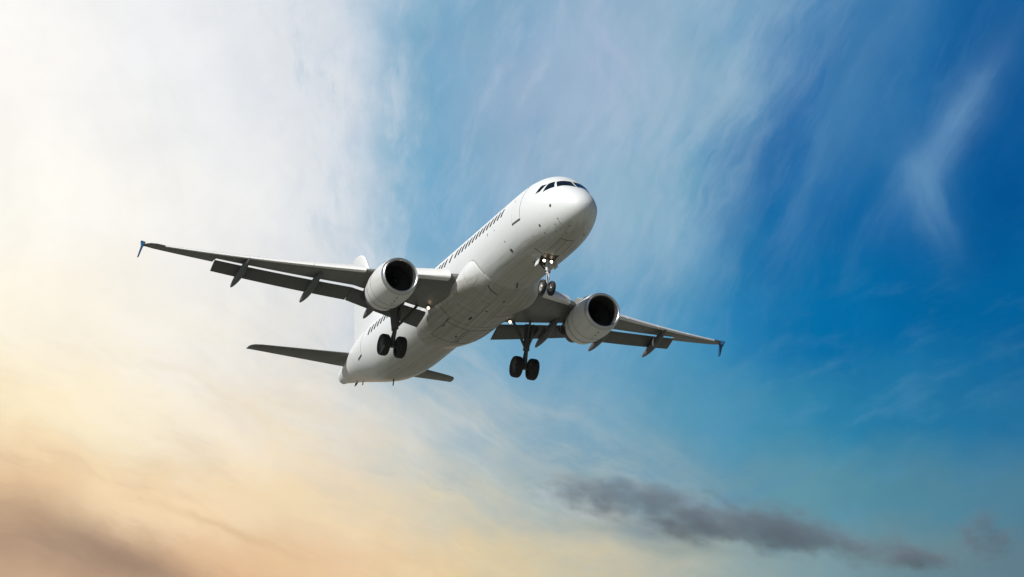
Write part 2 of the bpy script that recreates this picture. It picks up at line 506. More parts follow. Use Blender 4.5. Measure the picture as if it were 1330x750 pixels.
# ---- fuselage: station, top, bottom, half width, height of widest point
ST = [(0.25, -.69, -.71, .012, -.70), (0.29, -.52, -.90, .22, -.70), (0.42, -.27, -1.13, .46, -.68), (0.7, .03, -1.37, .73, -.62), (1.1, .35, -1.57, .98, -.53),
      (1.6, .67, -1.74, 1.20, -.42), (2.1, 1.04, -1.86, 1.39, -.31), (2.6, 1.42, -1.94, 1.55, -.20), (3.2, 1.74, -2.01, 1.71, -.11), (4, 1.95, -2.055, 1.85, -.04),
      (5, 2.045, -2.07, 1.94, 0), (6.2, 2.07, -2.07, 1.975, 0), (24.5, 2.07, -2.07, 1.975, 0), (26, 2.07, -2.0, 1.965, .02), (28, 2.07, -1.74, 1.91, .12),
      (30, 2.06, -1.26, 1.73, .30), (32, 2.02, -.68, 1.40, .52), (34, 1.92, -.10, .98, .76), (36, 1.74, .43, .56, .98), (36.6, 1.64, .59, .42, 1.07), (37.0, 1.57, .66, .35, 1.10)]
A_END = 37.0
_x = [s[0] for s in ST]
f_top, f_bot, f_hw, f_zw = [pchip(_x, [s[k] for s in ST]) for k in (1, 2, 3, 4)]


def fus(a, th, off=0.0):
    """point on the skin: a = distance aft, th = degrees from the crown (negative = starboard)"""
    def q(a, th):
        t = R_(th)
        c = math.cos(t)
        z = f_zw(a) + ((f_top(a) - f_zw(a)) if c > 0 else (f_zw(a) - f_bot(a))) * c
        sy = math.sin(t)
        if c > 0:                                  # flatter brow round the windshield
            sy *= 1 - .13 * math.exp(-((a - 1.9) / .75) ** 2) * math.sin(math.pi * min(1, max(0, c))) ** 2
        return P(a, f_hw(a) * sy, z)
    p = q(a, th)
    if off:
        du = q(a + 0.02, th) - q(a - 0.02, th)
        dv = q(a, th + 0.5) - q(a, th - 0.5)
        nrm = du.cross(dv).normalized()
        if nrm.dot(p - P(a + 0.4, 0, f_zw(a))) < 0:
            nrm = -nrm
        p = p + nrm * off
    return p


bm = bmesh.new()
stations = [0.25 + 0.02 * k for k in range(3)] + [0.32 + 0.06 * k for k in range(12)] + [1.05 + 0.12 * k for k in range(42)] + [6.2 + 0.6 * k for k in range(31)] + [24.9 + 0.36 * k for k in range(36)]
stations = [s for s in stations if s < A_END] + [A_END]
loft(bm, [[fus(a, -180 + 360 * k / 96) for k in range(96)] for a in stations])
fuselage = link('fuselage', bm, M_white, plane)


def skin_patch(bm, corners, off, n=6, thick=0.012):
    """four (a, th) corners filled by a grid that lies on the skin, with thickness"""
    def uv(i, j):
        s, t = i / n, j / n
        (a0, h0), (a1, h1), (a2, h2), (a3, h3) = corners
        return ((1 - s) * (1 - t) * a0 + s * (1 - t) * a1 + s * t * a2 + (1 - s) * t * a3,
                (1 - s) * (1 - t) * h0 + s * (1 - t) * h1 + s * t * h2 + (1 - s) * t * h3)
    top = [[bm.verts.new(fus(*uv(i, j), off)) for j in range(n + 1)] for i in range(n + 1)]
    low = [[bm.verts.new(fus(*uv(i, j), off - thick)) for j in range(n + 1)] for i in range(n + 1)]
    for i in range(n):
        for j in range(n):
            bm.faces.new((top[i][j], top[i + 1][j], top[i + 1][j + 1], top[i][j + 1]))
    edge = [(i, 0) for i in range(n)] + [(n, j) for j in range(n)] + [(i, n) for i in range(n, 0, -1)] + [(0, j) for j in range(n, 0, -1)]
    for k in range(len(edge)):
        (i, j), (i2, j2) = edge[k], edge[(k + 1) % len(edge)]
        bm.faces.new((top[i][j], low[i][j], low[i2][j2], top[i2][j2]))


def skin_poly(bm, a0, h0, ra, rh, off, n=16, power=4.0, thick=0.01, skew=0.0):
    """rounded (superellipse) patch on the skin"""
    rim = []
    for k in range(n):
        t = 2 * math.pi * k / n
        c, s = math.cos(t), math.sin(t)
        x = math.copysign(abs(c) ** (2 / power), c) * ra
        y = math.copysign(abs(s) ** (2 / power), s) * rh
        rim.append((a0 + x + skew * y, h0 + y))
    top = [bm.verts.new(fus(a, h, off)) for a, h in rim]
    low = [bm.verts.new(fus(a, h, off - thick)) for a, h in rim]
    ctr = bm.verts.new(fus(a0, h0, off))
    for k in range(n):
        j = (k + 1) % n
        bm.faces.new((ctr, top[k], top[j]))
        bm.faces.new((top[k], low[k], low[j], top[j]))


def th_at(a, z, side=-1):
    zw = f_zw(a)
    h = (f_top(a) - zw) if z > zw else (zw - f_bot(a))
    return side * math.degrees(math.acos(max(-1, min(1, (z - zw) / h))))


# cabin windows, both sides
wx = [7.09 + 0.511 * k for k in range(14)] + [14.53] + [15.30 + 0.525 * k for k in range(24)]
for side in (-1, 1):
    for a in wx:
        bm = bmesh.new()
        zc = 0.76 - 0.006 * (a - 7)
        skin_poly(bm, a, th_at(a, zc, side), 0.128, 7.6, 0.006)
        link('cabin_window', bm, M_glass, fuselage)

# cockpit windows: (a, y, z) corners on the starboard side, mirrored to port
COCK = {
    'front': [(2.19, -0.045, None), (1.46, -0.045, None), (2.02, -0.875, 0.645), (2.39, -0.76, 1.06)],
    'slide': [(2.45, -0.82, 1.07), (2.17, -0.93, 0.67), (2.67, -1.36, 0.48), (2.67, -1.08, 0.985)],
    'rear': [(2.735, -1.13, 0.965), (2.87, -1.44, 0.57), (3.14, -1.59, 0.49), (3.0, -1.30, 0.955)],
}
for side in (-1, 1):
    for nm, cs in COCK.items():
        corners = []
        for a, y, z in cs:
            corners.append((a, side * math.degrees(math.asin(min(1, -y / f_hw(a)))) if z is None else th_at(a, z, side)))
        bm = bmesh.new()
        skin_patch(bm, corners, 0.010, n=8, thick=0.03)
        link('cockpit_window', bm, M_wind, fuselage)

# passenger doors (front and rear, starboard and port)
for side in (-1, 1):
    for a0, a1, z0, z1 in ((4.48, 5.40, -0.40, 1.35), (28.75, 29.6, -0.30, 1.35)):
        def rect(g, gz=None):
            gz = g if gz is None else gz
            return [(a0 - g, th_at(a0 - g, z0 - gz, side)), (a1 + g, th_at(a1 + g, z0 - gz, side)), (a1 + g, th_at(a1 + g, z1 + gz, side)), (a0 - g, th_at(a0 - g, z1 + gz, side))]
        bm = bmesh.new()
        skin_patch(bm, rect(0.028, 0.035), 0.003, n=10)
        link('door_seal', bm, M_seam, fuselage)
        bm = bmesh.new()
        skin_patch(bm, rect(0.0), 0.009, n=10)
        link('passenger_door', bm, M_clean, fuselage)
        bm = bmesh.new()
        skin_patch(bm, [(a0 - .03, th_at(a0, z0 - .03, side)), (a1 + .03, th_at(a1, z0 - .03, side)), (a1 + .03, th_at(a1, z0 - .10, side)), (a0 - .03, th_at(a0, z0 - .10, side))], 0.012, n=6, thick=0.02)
        link('door_sill_shade', bm, M_gdark, fuselage)  # dark strip along the sill gutter, coloured in as the shadow below the door

# small ports, vents and probes on the nose and lower skin
for nm, a, z, ra, rh in (('air_data_port', 1.8, -.52, .07, 3.4), ('outflow_vent', 6.55, -1.404, .12, 3.0), ('drain_vent', 2.97, -1.215, .07, 2.2), ('drain_vent', 8.79, .11, .035, 2.4),
                         ('drain_vent', 7.83, .03, .03, 1.0), ('drain_vent', 6.72, -.91, .035, 1.4), ('drain_vent', 2.96, -1.566, .035, 1.0), ('air_data_port', 2.25, -1.674, .035, 1.2),
                         ('drain_vent', 3.95, -1.46, .03, 1.0), ('air_data_port', 1.93, -1.79, .035, 1.2), ('air_data_port', 5.43, .875, .05, 2.6)):
    h = th_at(a, z)
    bm = bmesh.new()
    skin_poly(bm, a, h, ra, rh, 0.006, power=3.0)
    link(nm, bm, M_gdark if 'vent' in nm else M_blade, fuselage)
for a, h in ((1.9, -136), (1.55, -128), (2.05, 150), (1.35, -160)):
    bm = bmesh.new()
    p0 = fus(a, h)
    nrm = (fus(a, h, 0.1) - p0).normalized()
    tube(bm, p0 - nrm * .02, p0 + nrm * .06, .018, .014, 8)
    tube(bm, p0 + nrm * .06 + P(0.02, 0, 0), p0 + nrm * .065 + P(-0.08, 0, 0), .015, .01, 8)
    link('pitot_probe', bm, M_dark, fuselage)

# belly antennas and drain mast, tail bumper
for a, y, hgt, ln in ((27.9, -.05, .34, .16), (9.2, 0, .22, .22), (33.4, 0, .16, .12), (34.3, 0, .08, .5)):
    bm = bmesh.new()
    zb = f_bot(a)
    plate(bm, [P(a, y, zb + .06), P(a + ln, y, zb + .06 + .02), P(a + ln * 1.25, y, zb - hgt), P(a + ln * .55, y, zb - hgt)], Vector((0, .03, 0)))
    link('antenna_blade', bm, M_blade, plane, smooth=False)

# APU exhaust
bm = bmesh.new()
c_, ax_ = P(36.99, 0, 1.13), Vector((-1, 0, .12))
revolve(bm, [(0, .29), (.16, .26), (.16, .21), (-.05, .20), (-.05, .0)], c_, ax_, 28)
link('exhaust_cone', bm, M_hot, plane)

# ---- belly fairing
FB = [(10.3, .0, .0), (10.45, .025, .35), (10.65, .06, .72), (10.9, .12, .92), (11.3, .20, 1.0), (11.7, .24, .99), (12.4, .28, .88), (14, .37, .80), (16, .40, .80), (18, .38, .80), (19.3, .28, .75), (20.3, .12, .6), (21.0, .0, .0)]
f_bul = pchip([s[0] for s in FB], [s[1] for s in FB])
f_spr = pchip([s[0] for s in FB], [s[2] for s in FB])


def fsq(a, ph):
    side = math.sin(R_(min(90, abs(ph) * 1.1))) ** 2 * math.cos(R_(min(90, abs(ph) * .8)))
    return 1.0 + 0.75 * side + 5.0 * math.exp(-((a - 12.5) / 1.15) ** 2) * side ** 2


bm = bmesh.new()
rings = []
for k in range(100):
    a = 10.3 + 10.7 * (k / 99) ** 1.5
    ring = []
    half = 40 + 37 * min(1, f_spr(a))
    for j in range(61):
        ph = -half + 2 * half * j / 60          # from the keel
        base = fus(a, 180 + ph)
        out = Vector((0, math.sin(R_(ph)) * -1, -math.cos(R_(ph))))
        edge = 1 - (abs(ph) / half) ** 8
        sq = fsq(a, ph)
        ring.append(base + Vector((0, base.y, base.z)).normalized() * ((f_bul(a) * sq + .015) * edge - .02 * (1 - edge) - (.03 if k in (0, 99) else 0)))
    rings.append(ring)
loft(bm, rings, closed=False, cap=False)
fairing = link('belly_fairing', bm, M_fair, plane)
random.seed(3)


def fair_pt(a, ph, off=0.0):
    base = fus(a, 180 + ph)
    sq = fsq(a, ph)
    return base + Vector((0, base.y, base.z)).normalized() * (f_bul(a) * sq + .015 + off)


for sg in (-1, 1):
    bm = bmesh.new()
    ln = []
    for k in range(40):
        a = 10.40 + 1.9 * (k / 39) ** 1.3
        half = 40 + 37 * min(1, f_spr(a))
        ln.append((a, 180 + sg * half * .985))
    for (a_, h_), (b_, g_) in zip(ln, ln[1:]):
        tube(bm, fus(a_, h_, .012), fus(b_, g_, .012), .014, .014, 6)
    link('fairing_joint', bm, M_seam, fairing)
bm = bmesh.new()
for a_, b_, h_, g_ in ((10.75, 10.95, 212, 203), (10.95, 11.05, 203, 192)):
    for k in range(6):
        t0, t1 = k / 6, (k + 1) / 6
        tube(bm, fair_pt(a_ + (b_ - a_) * t0, h_ + (g_ - h_) * t0 - 180, .0), fair_pt(a_ + (b_ - a_) * t1, h_ + (g_ - h_) * t1 - 180, .0), .028, .028, 6)
link('fairing_joint', bm, M_joint, fairing)
def belly_line(a0, p0, a1, p1, r=.013, n=10):
    b = bmesh.new()
    for k in range(n):
        t0, t1 = k / n, (k + 1) / n
        tube(b, fair_pt(a0 + (a1 - a0) * t0, p0 + (p1 - p0) * t0), fair_pt(a0 + (a1 - a0) * t1, p0 + (p1 - p0) * t1), r, r, 6)
    link('panel_joint', b, M_joint, fairing)


# outlines of the closed wheel-bay doors and service hatches under the belly
for q in (-1, 1):
    belly_line(16.2, 2 * q, 18.7, 2 * q)
    belly_line(16.2, 32 * q, 18.7, 32 * q)
    belly_line(16.2, 2 * q, 16.2, 32 * q)
    belly_line(18.7, 2 * q, 18.7, 32 * q)
    belly_line(12.2, 10 * q, 15.6, 10 * q, .009)
    belly_line(12.2, 10 * q, 12.2, 24 * q, .009)
    belly_line(13.8, 10 * q, 13.8, 40 * q, .009)
    belly_line(15.6, 0, 15.6, 55 * q, .010)
for nm, a, ph, ra, rp in (('air_inlet', 14.6, 14, .26, 1.5), ('air_outlet', 13.2, 5, .07, 1.5), ('air_outlet', 17.6, 6, .14, 1.2), ('air_outlet', 18.3, -3, .10, 1.0), ('air_outlet', 16.0, 33, .30, .6), ('air_outlet', 16.9, 30, .24, .5), ('air_inlet', 11.6, -4, .14, .8)):
    bm = bmesh.new()
    k = 14
    top = [bm.verts.new(fair_pt(a + ra * math.cos(2 * math.pi * i / k), ph + rp * math.sin(2 * math.pi * i / k), .008)) for i in range(k)]
    low = [bm.verts.new(fair_pt(a + ra * math.cos(2 * math.pi * i / k), ph + rp * math.sin(2 * math.pi * i / k), -.02)) for i in range(k)]
    bm.faces.new(top)
    for i in range(k):
        bm.faces.new((top[i], low[i], low[(i + 1) % k], top[(i + 1) % k]))
    link(nm, bm, M_dark, fairing, smooth=False)


# ---- aerofoils
def thick(t):
    return 5 * (.2969 * math.sqrt(t) - .126 * t - .3516 * t * t + .2843 * t ** 3 - .1036 * t ** 4)


def section(le, te, cut, y, z, tc, inc=0.0, n=16, camber=0.012, tecl=0.0):
    """aerofoil loop at span y; le..te full chord, ends at 'cut'. inc = nose-up degrees"""
    c = te - le
    lim = (cut - le) / c
    s = [lim * (1 - math.cos(math.pi * k / n)) / 2 for k in range(n + 1)]
    up, lo = [], []
    ci, si = math.cos(R_(inc)), math.sin(R_(inc))
    for t in s:
        h = thick(t) * tc
        m_ = camber * math.sin(math.pi * t)
        for lst, zz in ((up, m_ + h), (lo, m_ - h)):
            xx = t * c
            lst.append(P(le + xx * ci + zz * c * si, y, z - xx * si + zz * c * ci))
    return up[::-1] + lo[1:]


def wz(y):
    y = abs(y)
    return -1.10 + .0893 * (y - 2) + .9 * ((max(y, 2) - 2) / 15) ** 2


def wle(y): return 10.85 + .592 * y
def wte(y): return 17.95 - .06 * (y - 2) if y < 6.4 else 17.69 + .37 * (y - 6.4)
def wcut(y): return 17.15 - .03 * (y - 2) if y < 6.4 else 17.02 + .365 * (y - 6.4)
def wtc(y): return .145 - .035 * min(1, (y - 2) / 10)
def winc(y): return 2.2 - 2.0 * min(1, (y - 2) / 14)


def mir(pts, s):
    return [Vector((p.x, p.y * s, p.z)) for p in pts]


FLAP_END = 13.3
for s in (-1, 1):                      # -1 starboard, +1 port
    bm = bmesh.new()
    ys = [1.5, 2.4, 3.4, 4.4, 5.4, 6.4, 7.4, 8.6, 9.8, 11, 12.2, FLAP_END]
    rings = [mir(section(wle(y) + .12, wte(y), wcut(y), y, wz(y), wtc(y), winc(y)), s) for y in ys]
    rings += [mir(section(wle(y) + (.12 if y < 15.9 else 0), wte(y), wte(y) - .02, y, wz(y), wtc(y), winc(y)), s) for y in (FLAP_END + .02, 14.2, 15, 15.8, 16.3)]
    for y, d in ((16.6, .10), (16.78, .28), (16.88, .55)):
        rings.append(mir(section(wle(y) + d, wte(y), wte(y) - .02, y, wz(y) + .02, wtc(y) * .9, winc(y)), s))
    loft(bm, rings)
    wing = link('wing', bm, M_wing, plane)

    # slats: curved shells drooped ahead of the leading edge
    for y0, y1, k in ((2.66, 4.6, 4), (6.55, 8.95, 3), (8.99, 11.35, 3), (11.39, 13.75, 3), (13.79, 15.95, 3)):
        bm = bmesh.new()
        rings = []
        for i in range(k + 1):
            y = y0 + (y1 - y0) * i / k
            c = wte(y) - wle(y)
            fr = min(.24, .70 / c)
            out, inn = [], []
            for j in range(9):
                t = fr * (1 - j / 8) ** 1.6
                h = thick(t) * wtc(y) * c
                out.append((t * c, h))
            for j in range(1, 5):
                t = fr * .55 * (j / 4) ** 1.6
                out.append((t * c, -thick(t) * wtc(y) * c))
            loop = out + [(fr * c * .30, 0.0)]
            ca, sa = math.cos(R_(24)), math.sin(R_(24))
            pts = []
            for xx, zz in loop:
                X = xx * ca - zz * sa * -1 * -1
                Z = -xx * -sa * 1 + zz * ca
                pts.append(P(wle(y) - .25 + xx * ca - zz * sa, s * y, wz(y) - .17 + xx * sa + zz * ca))
            rings.append(pts)
        loft(bm, rings)
        link('slat', bm, M_slat, wing)

    # flaps
    for ya, yb, ca_, cb_, da, db in ((2.12, 6.41, 1.42, 1.10, 19, 21), (6.44, FLAP_END, 1.10, .90, 21, 24)):
        bm = bmesh.new()
        rings = []
        for i in range(7):
            t = i / 6
            y = ya + (yb - ya) * t
            c = ca_ + (cb_ - ca_) * t
            de = da + (db - da) * t
            lx = wcut(y) + .20
            h_cut = wz(y) - (wcut(y) - wle(y)) * math.sin(R_(winc(y))) - .195 + .010 * y
            rings.append(mir(section(lx, lx + c, lx + c - .01, y, h_cut, .13, de, n=12), s))
        loft(bm, rings)
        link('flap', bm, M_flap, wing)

    # flap track fairings
    for y, x0, x1, z1, w in ((4.97, 15.9, 19.2, -1.66, .20), (8.37, 16.5, 19.9, -1.10, .19), (11.98, 17.7, 20.9, -.54, .17)):
        bm = bmesh.new()
        rings = []
        z0 = wz(y) - .20
        for i in range(15):
            t = i / 14
            r = max(.02, math.sin(math.pi * min(1, t * .92 + .04)) ** .62)
            x = x0 + (x1 - x0) * t
            zc = z0 + (z1 - z0) * (t ** 1.5) - .12 * math.sin(math.pi * t)
            hh = .27 * r
            rings.append([P(x, s * y + w * r * math.sin(q), zc + hh * math.cos(q)) for q in [2 * math.pi * k / 16 for k in range(16)]])
        loft(bm, rings)
        link('flap_fairing', bm, M_pylon, wing)

    # wingtip fence: arrow-shaped plate, both ways from the tip
    bm = bmesh.new()
    yt = s * 16.90
    zt = wz(16.9)
    pts = [(20.80, zt - .02), (21.20, zt + .16), (21.40, zt + .25), (21.56, zt + .25), (21.60, zt + .0), (21.84, zt - .58), (21.68, zt - .58), (21.30, zt - .22)]
    plate(bm, [P(a, yt + s * .16 * abs(z - zt), z) for a, z in pts], Vector((0, .05, 0)))
    link('wingtip_fence', bm, M_blue, wing, smooth=False)

    # lamps under the wing root
    bm = bmesh.new()
    c_ = P(16.35, s * 2.34, wz(2.4) - .52)
    revolve(bm, [(0, .0), (0, .085)], c_, Vector((1, 0, -.08)), 20)
    revolve(bm, [(0, .085), (.02, .10), (-.03, .105), (-.16, .07), (-.16, 0)], c_, Vector((1, 0, -.08)), 20, mi=1)
    tube(bm, c_ + P(.1, 0, .05), c_ + P(.25, 0, .4), .03, .03, 8, mi=1)
    link('landing_light', bm, [M_lampd, M_gdark], wing)

    # ---- engine
    o = P(11.37, s * 5.70, -1.91)
    ax = Vector((-1, s * -0.012, -0.02)).normalized()
    bm = bmesh.new()
    outer = [(.18, 1.01), (.35, 1.05), (.7, 1.095), (1.2, 1.12), (1.7, 1.115), (2.2, 1.075), (2.7, 1.0), (3.05, .93), (3.07, .91)]
    inner = [(3.0, .90), (2.4, .90), (1.6, .89)]
    revolve(bm, outer + inner, o, ax, 72)
    engine = link('engine', bm, M_nac, plane)
    bm = bmesh.new()
    lip = [(.182, 1.012), (.07, .98), (.015, .945), (0, .915), (.012, .885), (.06, .845), (.15, .825)]
    revolve(bm, lip, o, ax, 72)
    link('inlet_lip', bm, M_lip, engine)
    bm = bmesh.new()
    revolve(bm, [(.15, .825), (.4, .82), (.8, .835), (1.15, .86), (1.5, .86)], o, ax, 72)
    link('inlet_duct', bm, M_duct, engine)
    for q, r in ((.19, 1.013), (1.62, 1.1165), (2.35, 1.058)):
        bm = bmesh.new()
        revolve(bm, [(q, r - .02), (q, r + .006), (q + .024, r + .006), (q + .024, r - .02)], o, ax, 72)
        link('cowl_joint', bm, M_seam, engine, smooth=False)
    for k, q in enumerate((.55, .95, 1.35)):
        bm = bmesh.new()
        c0 = o + ax * q + Vector((0, s * -.03, -1.11 if k else -1.075))
        box(bm, c0, ax * .06, Vector((0, .025, 0)), Vector((0, 0, .012)))
        link('cowl_latch', bm, M_gdark, engine, smooth=False)
    # fan
    u = Vector((0, 0, 1)); u = (u - ax * u.dot(ax)).normalized(); v = ax.cross(u)
    bm = bmesh.new()
    for k in range(36):
        t = 2 * math.pi * k / 36
        rad = u * math.cos(t) + v * math.sin(t)
        tan = ax.cross(rad)
        pr = []
        for r, tw, ch in ((.24, 25, .10), (.5, 42, .12), (.845, 60, .15)):
            d = ax * math.cos(R_(tw)) + tan * math.sin(R_(tw))
            c = o + ax * 1.12 + rad * r
            pr.append((bm.verts.new(c - d * ch * .7), bm.verts.new(c + d * ch * .7)))
        for i in range(2):
            bm.faces.new((pr[i][0], pr[i][1], pr[i + 1][1], pr[i + 1][0]))
    revolve(bm, [(1.35, .86), (1.36, .2)], o, ax, 40)
    link('fan', bm, M_fan, engine)
    bm = bmesh.new()
    revolve(bm, [(.72, .0), (.76, .05), (.9, .14), (1.05, .22), (1.2, .25)], o, ax, 32)
    link('spinner', bm, M_dark, engine)
    bm = bmesh.new()
    revolve(bm, [(2.3, .60), (2.9, .66), (3.3, .62), (3.9, .50), (4.3, .42), (4.28, .38), (4.0, .36)], o, ax, 48)
    revolve(bm, [(3.9, .30), (4.3, .26), (4.9, .05), (4.92, .0)], o, ax, 32)
    link('core_nozzle', bm, M_hot, engine)
    # pylon
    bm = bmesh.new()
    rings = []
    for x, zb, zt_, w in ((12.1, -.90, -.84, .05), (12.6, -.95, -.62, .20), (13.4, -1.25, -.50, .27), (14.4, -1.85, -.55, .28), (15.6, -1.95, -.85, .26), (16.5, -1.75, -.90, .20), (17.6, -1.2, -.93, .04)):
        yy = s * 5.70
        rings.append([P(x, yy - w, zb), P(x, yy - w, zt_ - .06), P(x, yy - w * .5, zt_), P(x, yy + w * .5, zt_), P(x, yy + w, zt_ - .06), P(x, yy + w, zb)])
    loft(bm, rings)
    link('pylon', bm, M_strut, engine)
    bm = bmesh.new()          # chine on the inboard side of the cowl
    e0 = o + ax * .9 - Vector((0, s, 0)) * .82 + Vector((0, 0, .80))
    plate(bm, [e0, e0 + ax * .9, e0 + ax * .9 + Vector((0, -s * .16, .18)), e0 + ax * .45 + Vector((0, -s * .16, .18))], Vector((0, .015, .015)))
    link('nacelle_strake', bm, M_nac, engine, smooth=False)

    # ---- tailplane
    def hz(y): return .90 + .104 * y
    bm = bmesh.new()
    rings = []
    for y in (.5, 1.2, 2.4, 3.6, 4.8, 5.7):
        rings.append(mir(section(32.05 + .50 * y, 34.95 + .205 * y, 34.93 + .205 * y, y, hz(y), .10, -1.5, camber=0), s))
    for y, d in ((6.05, .06), (6.2, .22), (6.26, .45)):
        rings.append(mir(section(32.05 + .50 * y + d, 34.95 + .205 * y, 34.93 + .205 * y, y, hz(y), .085, -1.5, camber=0), s))
    loft(bm, rings)
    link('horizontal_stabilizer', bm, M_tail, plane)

    # ---- main gear
    top = P(17.15, s * 3.70, -1.25)
    ank = P(17.68, s * 3.795, -3.50)
    axl = P(17.71, s * 3.795, -3.55)
    bm = bmesh.new()
    mid = top.lerp(ank, .58)
    tube(bm, top, mid, .19, .17)
    tube(bm, mid, top.lerp(ank, .62), .18, .18)
    tube(bm, top.lerp(ank, .62), ank, .115, .115)
    tube(bm, axl + Vector((0, .50, 0)), axl - Vector((0, .50, 0)), .085)
    tube(bm, ank + P(0, 0, .06), ank + P(0, 0, -.12), .14, .14)
    gear = link('main_gear', bm, M_leg, plane)
    bm = bmesh.new()
    tube(bm, mid + P(.10, 0, .05), mid.lerp(ank, .5) + P(.34, 0, 0), .05)
    tube(bm, mid.lerp(ank, .5) + P(.34, 0, 0), ank + P(.12, 0, 0), .05)
    link('torque_link', bm, M_gdark, gear)
    bm = bmesh.new()
    tube(bm, top.lerp(ank, .18) + P(-.18, 0, 0), top.lerp(ank, .62) + P(-.17, 0, 0), .06)
    tube(bm, P(17.3, s * 4.35, -1.35), top.lerp(ank, .5), .055)
    knee = P(17.1, s * 3.2, -1.95)
    tube(bm, P(16.95, s * 2.75, -1.30), knee, .075)
    tube(bm, knee, mid + P(0, 0, -.05), .075)
    tube(bm, P(16.6, s * 3.6, -1.25), top.lerp(ank, .35), .06)
    link('side_brace', bm, M_gdark, gear)
    bm = bmesh.new()
    d0 = s * (3.70 + .30)
    plate(bm, [P(16.85, d0 - s * .12, -1.30), P(17.4, d0 + s * .40, -1.30), P(17.5, d0 + s * .04, -2.0), P(17.62, d0 - s * .12, -2.75), P(17.3, d0 - s * .2, -2.6)], Vector((.03, .03, 0)))
    link('gear_door', bm, M_strut, gear, smooth=False)
    bm = bmesh.new()
    pv = top.lerp(ank, .1)
    for q in range(3):
        off = P(-.16 + .05 * q, .10 * (q - 1), 0)
        tube(bm, pv + off, ank + off * .7 + P(0, 0, .2), .022, .022, 8)
    link('brake_hose', bm, M_dark, gear)
    for q in (-1, 1):
        c = axl + Vector((0, .465 * q, 0))
        yv = Vector((0, 1, 0))
        bm = bmesh.new()
        revolve(bm, [(-.155, .33), (-.19, .38), (-.215, .47), (-.205, .535), (-.16, .572), (-.10, .584), (-.095, .572), (-.085, .572), (-.08, .585), (-.035, .588), (-.03, .576), (.03, .576), (.035, .588), (.08, .585), (.085, .572), (.095, .572), (.10, .584), (.16, .572), (.205, .535), (.215, .47), (.19, .38), (.155, .33)], c, yv, 48)
        link('tyre', bm, M_tyre, gear)
        bm = bmesh.new()
        revolve(bm, [(-.14, .0), (-.14, .14), (-.08, .20), (-.09, .29), (-.155, .335), (.155, .335), (.09, .29), (.08, .20), (.14, .14), (.14, .0)], c, yv, 32)
        link('wheel_rim', bm, M_gdark, gear)

# ---- fin
bm = bmesh.new()
rings = []
for k in range(9):
    z = 1.75 + (7.55 - 1.75) * k / 8
    le = 29.25 + .90 * (z - 2.0)
    te = 35.3 + .195 * (z - 2.0)
    rings.append([Vector((p.x, p.z, z)) for p in section(le, te, te - .02, 0, 0, .10, 0, camber=0)])
for z, d in ((7.8, .12), (7.98, .38), (8.06, .8)):
    le = 29.25 + .90 * (z - 2.0) + d
    te = 35.3 + .195 * (z - 2.0)
    rings.append([Vector((p.x, p.z, z)) for p in section(le, te, te - .02, 0, 0, .085, 0, camber=0)])
loft(bm, rings)
M_fin = paint('fin_paint', (0.77, 0.785, 0.785), 0.40, dirt=0.06, line=0.06)
fin = link('vertical_stabilizer', bm, M_fin, plane)
bm = bmesh.new()
plate(bm, [P(27.2, 0, 2.05), P(29.9, 0, 1.9), P(30.1, 0, 2.75)], Vector((0, .12, 0)))
link('dorsal_fin', bm, M_fin, fin, smooth=False)

# ---- nose gear
top, axl = P(5.22, 0, -1.80), P(5.07, 0, -3.65)
bm = bmesh.new()
mid = top.lerp(axl, .55)
tube(bm, top, mid, .095, .09)
tube(bm, mid, mid.lerp(axl, .06), .11, .11)
box(bm, top.lerp(axl, .22), Vector((.07, 0, 0)), Vector((0, .24, 0)), Vector((0, 0, .045)))
ng = link('nose_gear', bm, M_gear, plane)
bm = bmesh.new()
tube(bm, mid.lerp(axl, .05), axl, .058, .058)
link('oleo_strut', bm, M_chrome, ng)
bm = bmesh.new()
tube(bm, axl + Vector((0, .30, 0)), axl - Vector((0, .30, 0)), .055)
tube(bm, axl + P(0, 0, .10), axl + P(0, 0, -.05), .085)
link('axle', bm, M_gear, ng)
bm = bmesh.new()
tube(bm, mid + P(-.08, 0, 0), mid.lerp(axl, .45) + P(-.30, 0, 0), .035)
tube(bm, mid.lerp(axl, .45) + P(-.30, 0, 0), axl + P(-.06, 0, .1), .035)
link('torque_link', bm, M_gear, ng)
bm = bmesh.new()
tube(bm, mid + P(0, .06, .1), P(6.0, .14, -2.0), .04)
tube(bm, mid + P(0, -.06, .1), P(6.0, -.14, -2.0), .04)
tube(bm, mid + P(-.02, -.16, .05), mid + P(-.02, .16, .05), .06)
link('drag_brace', bm, M_gdark, ng)
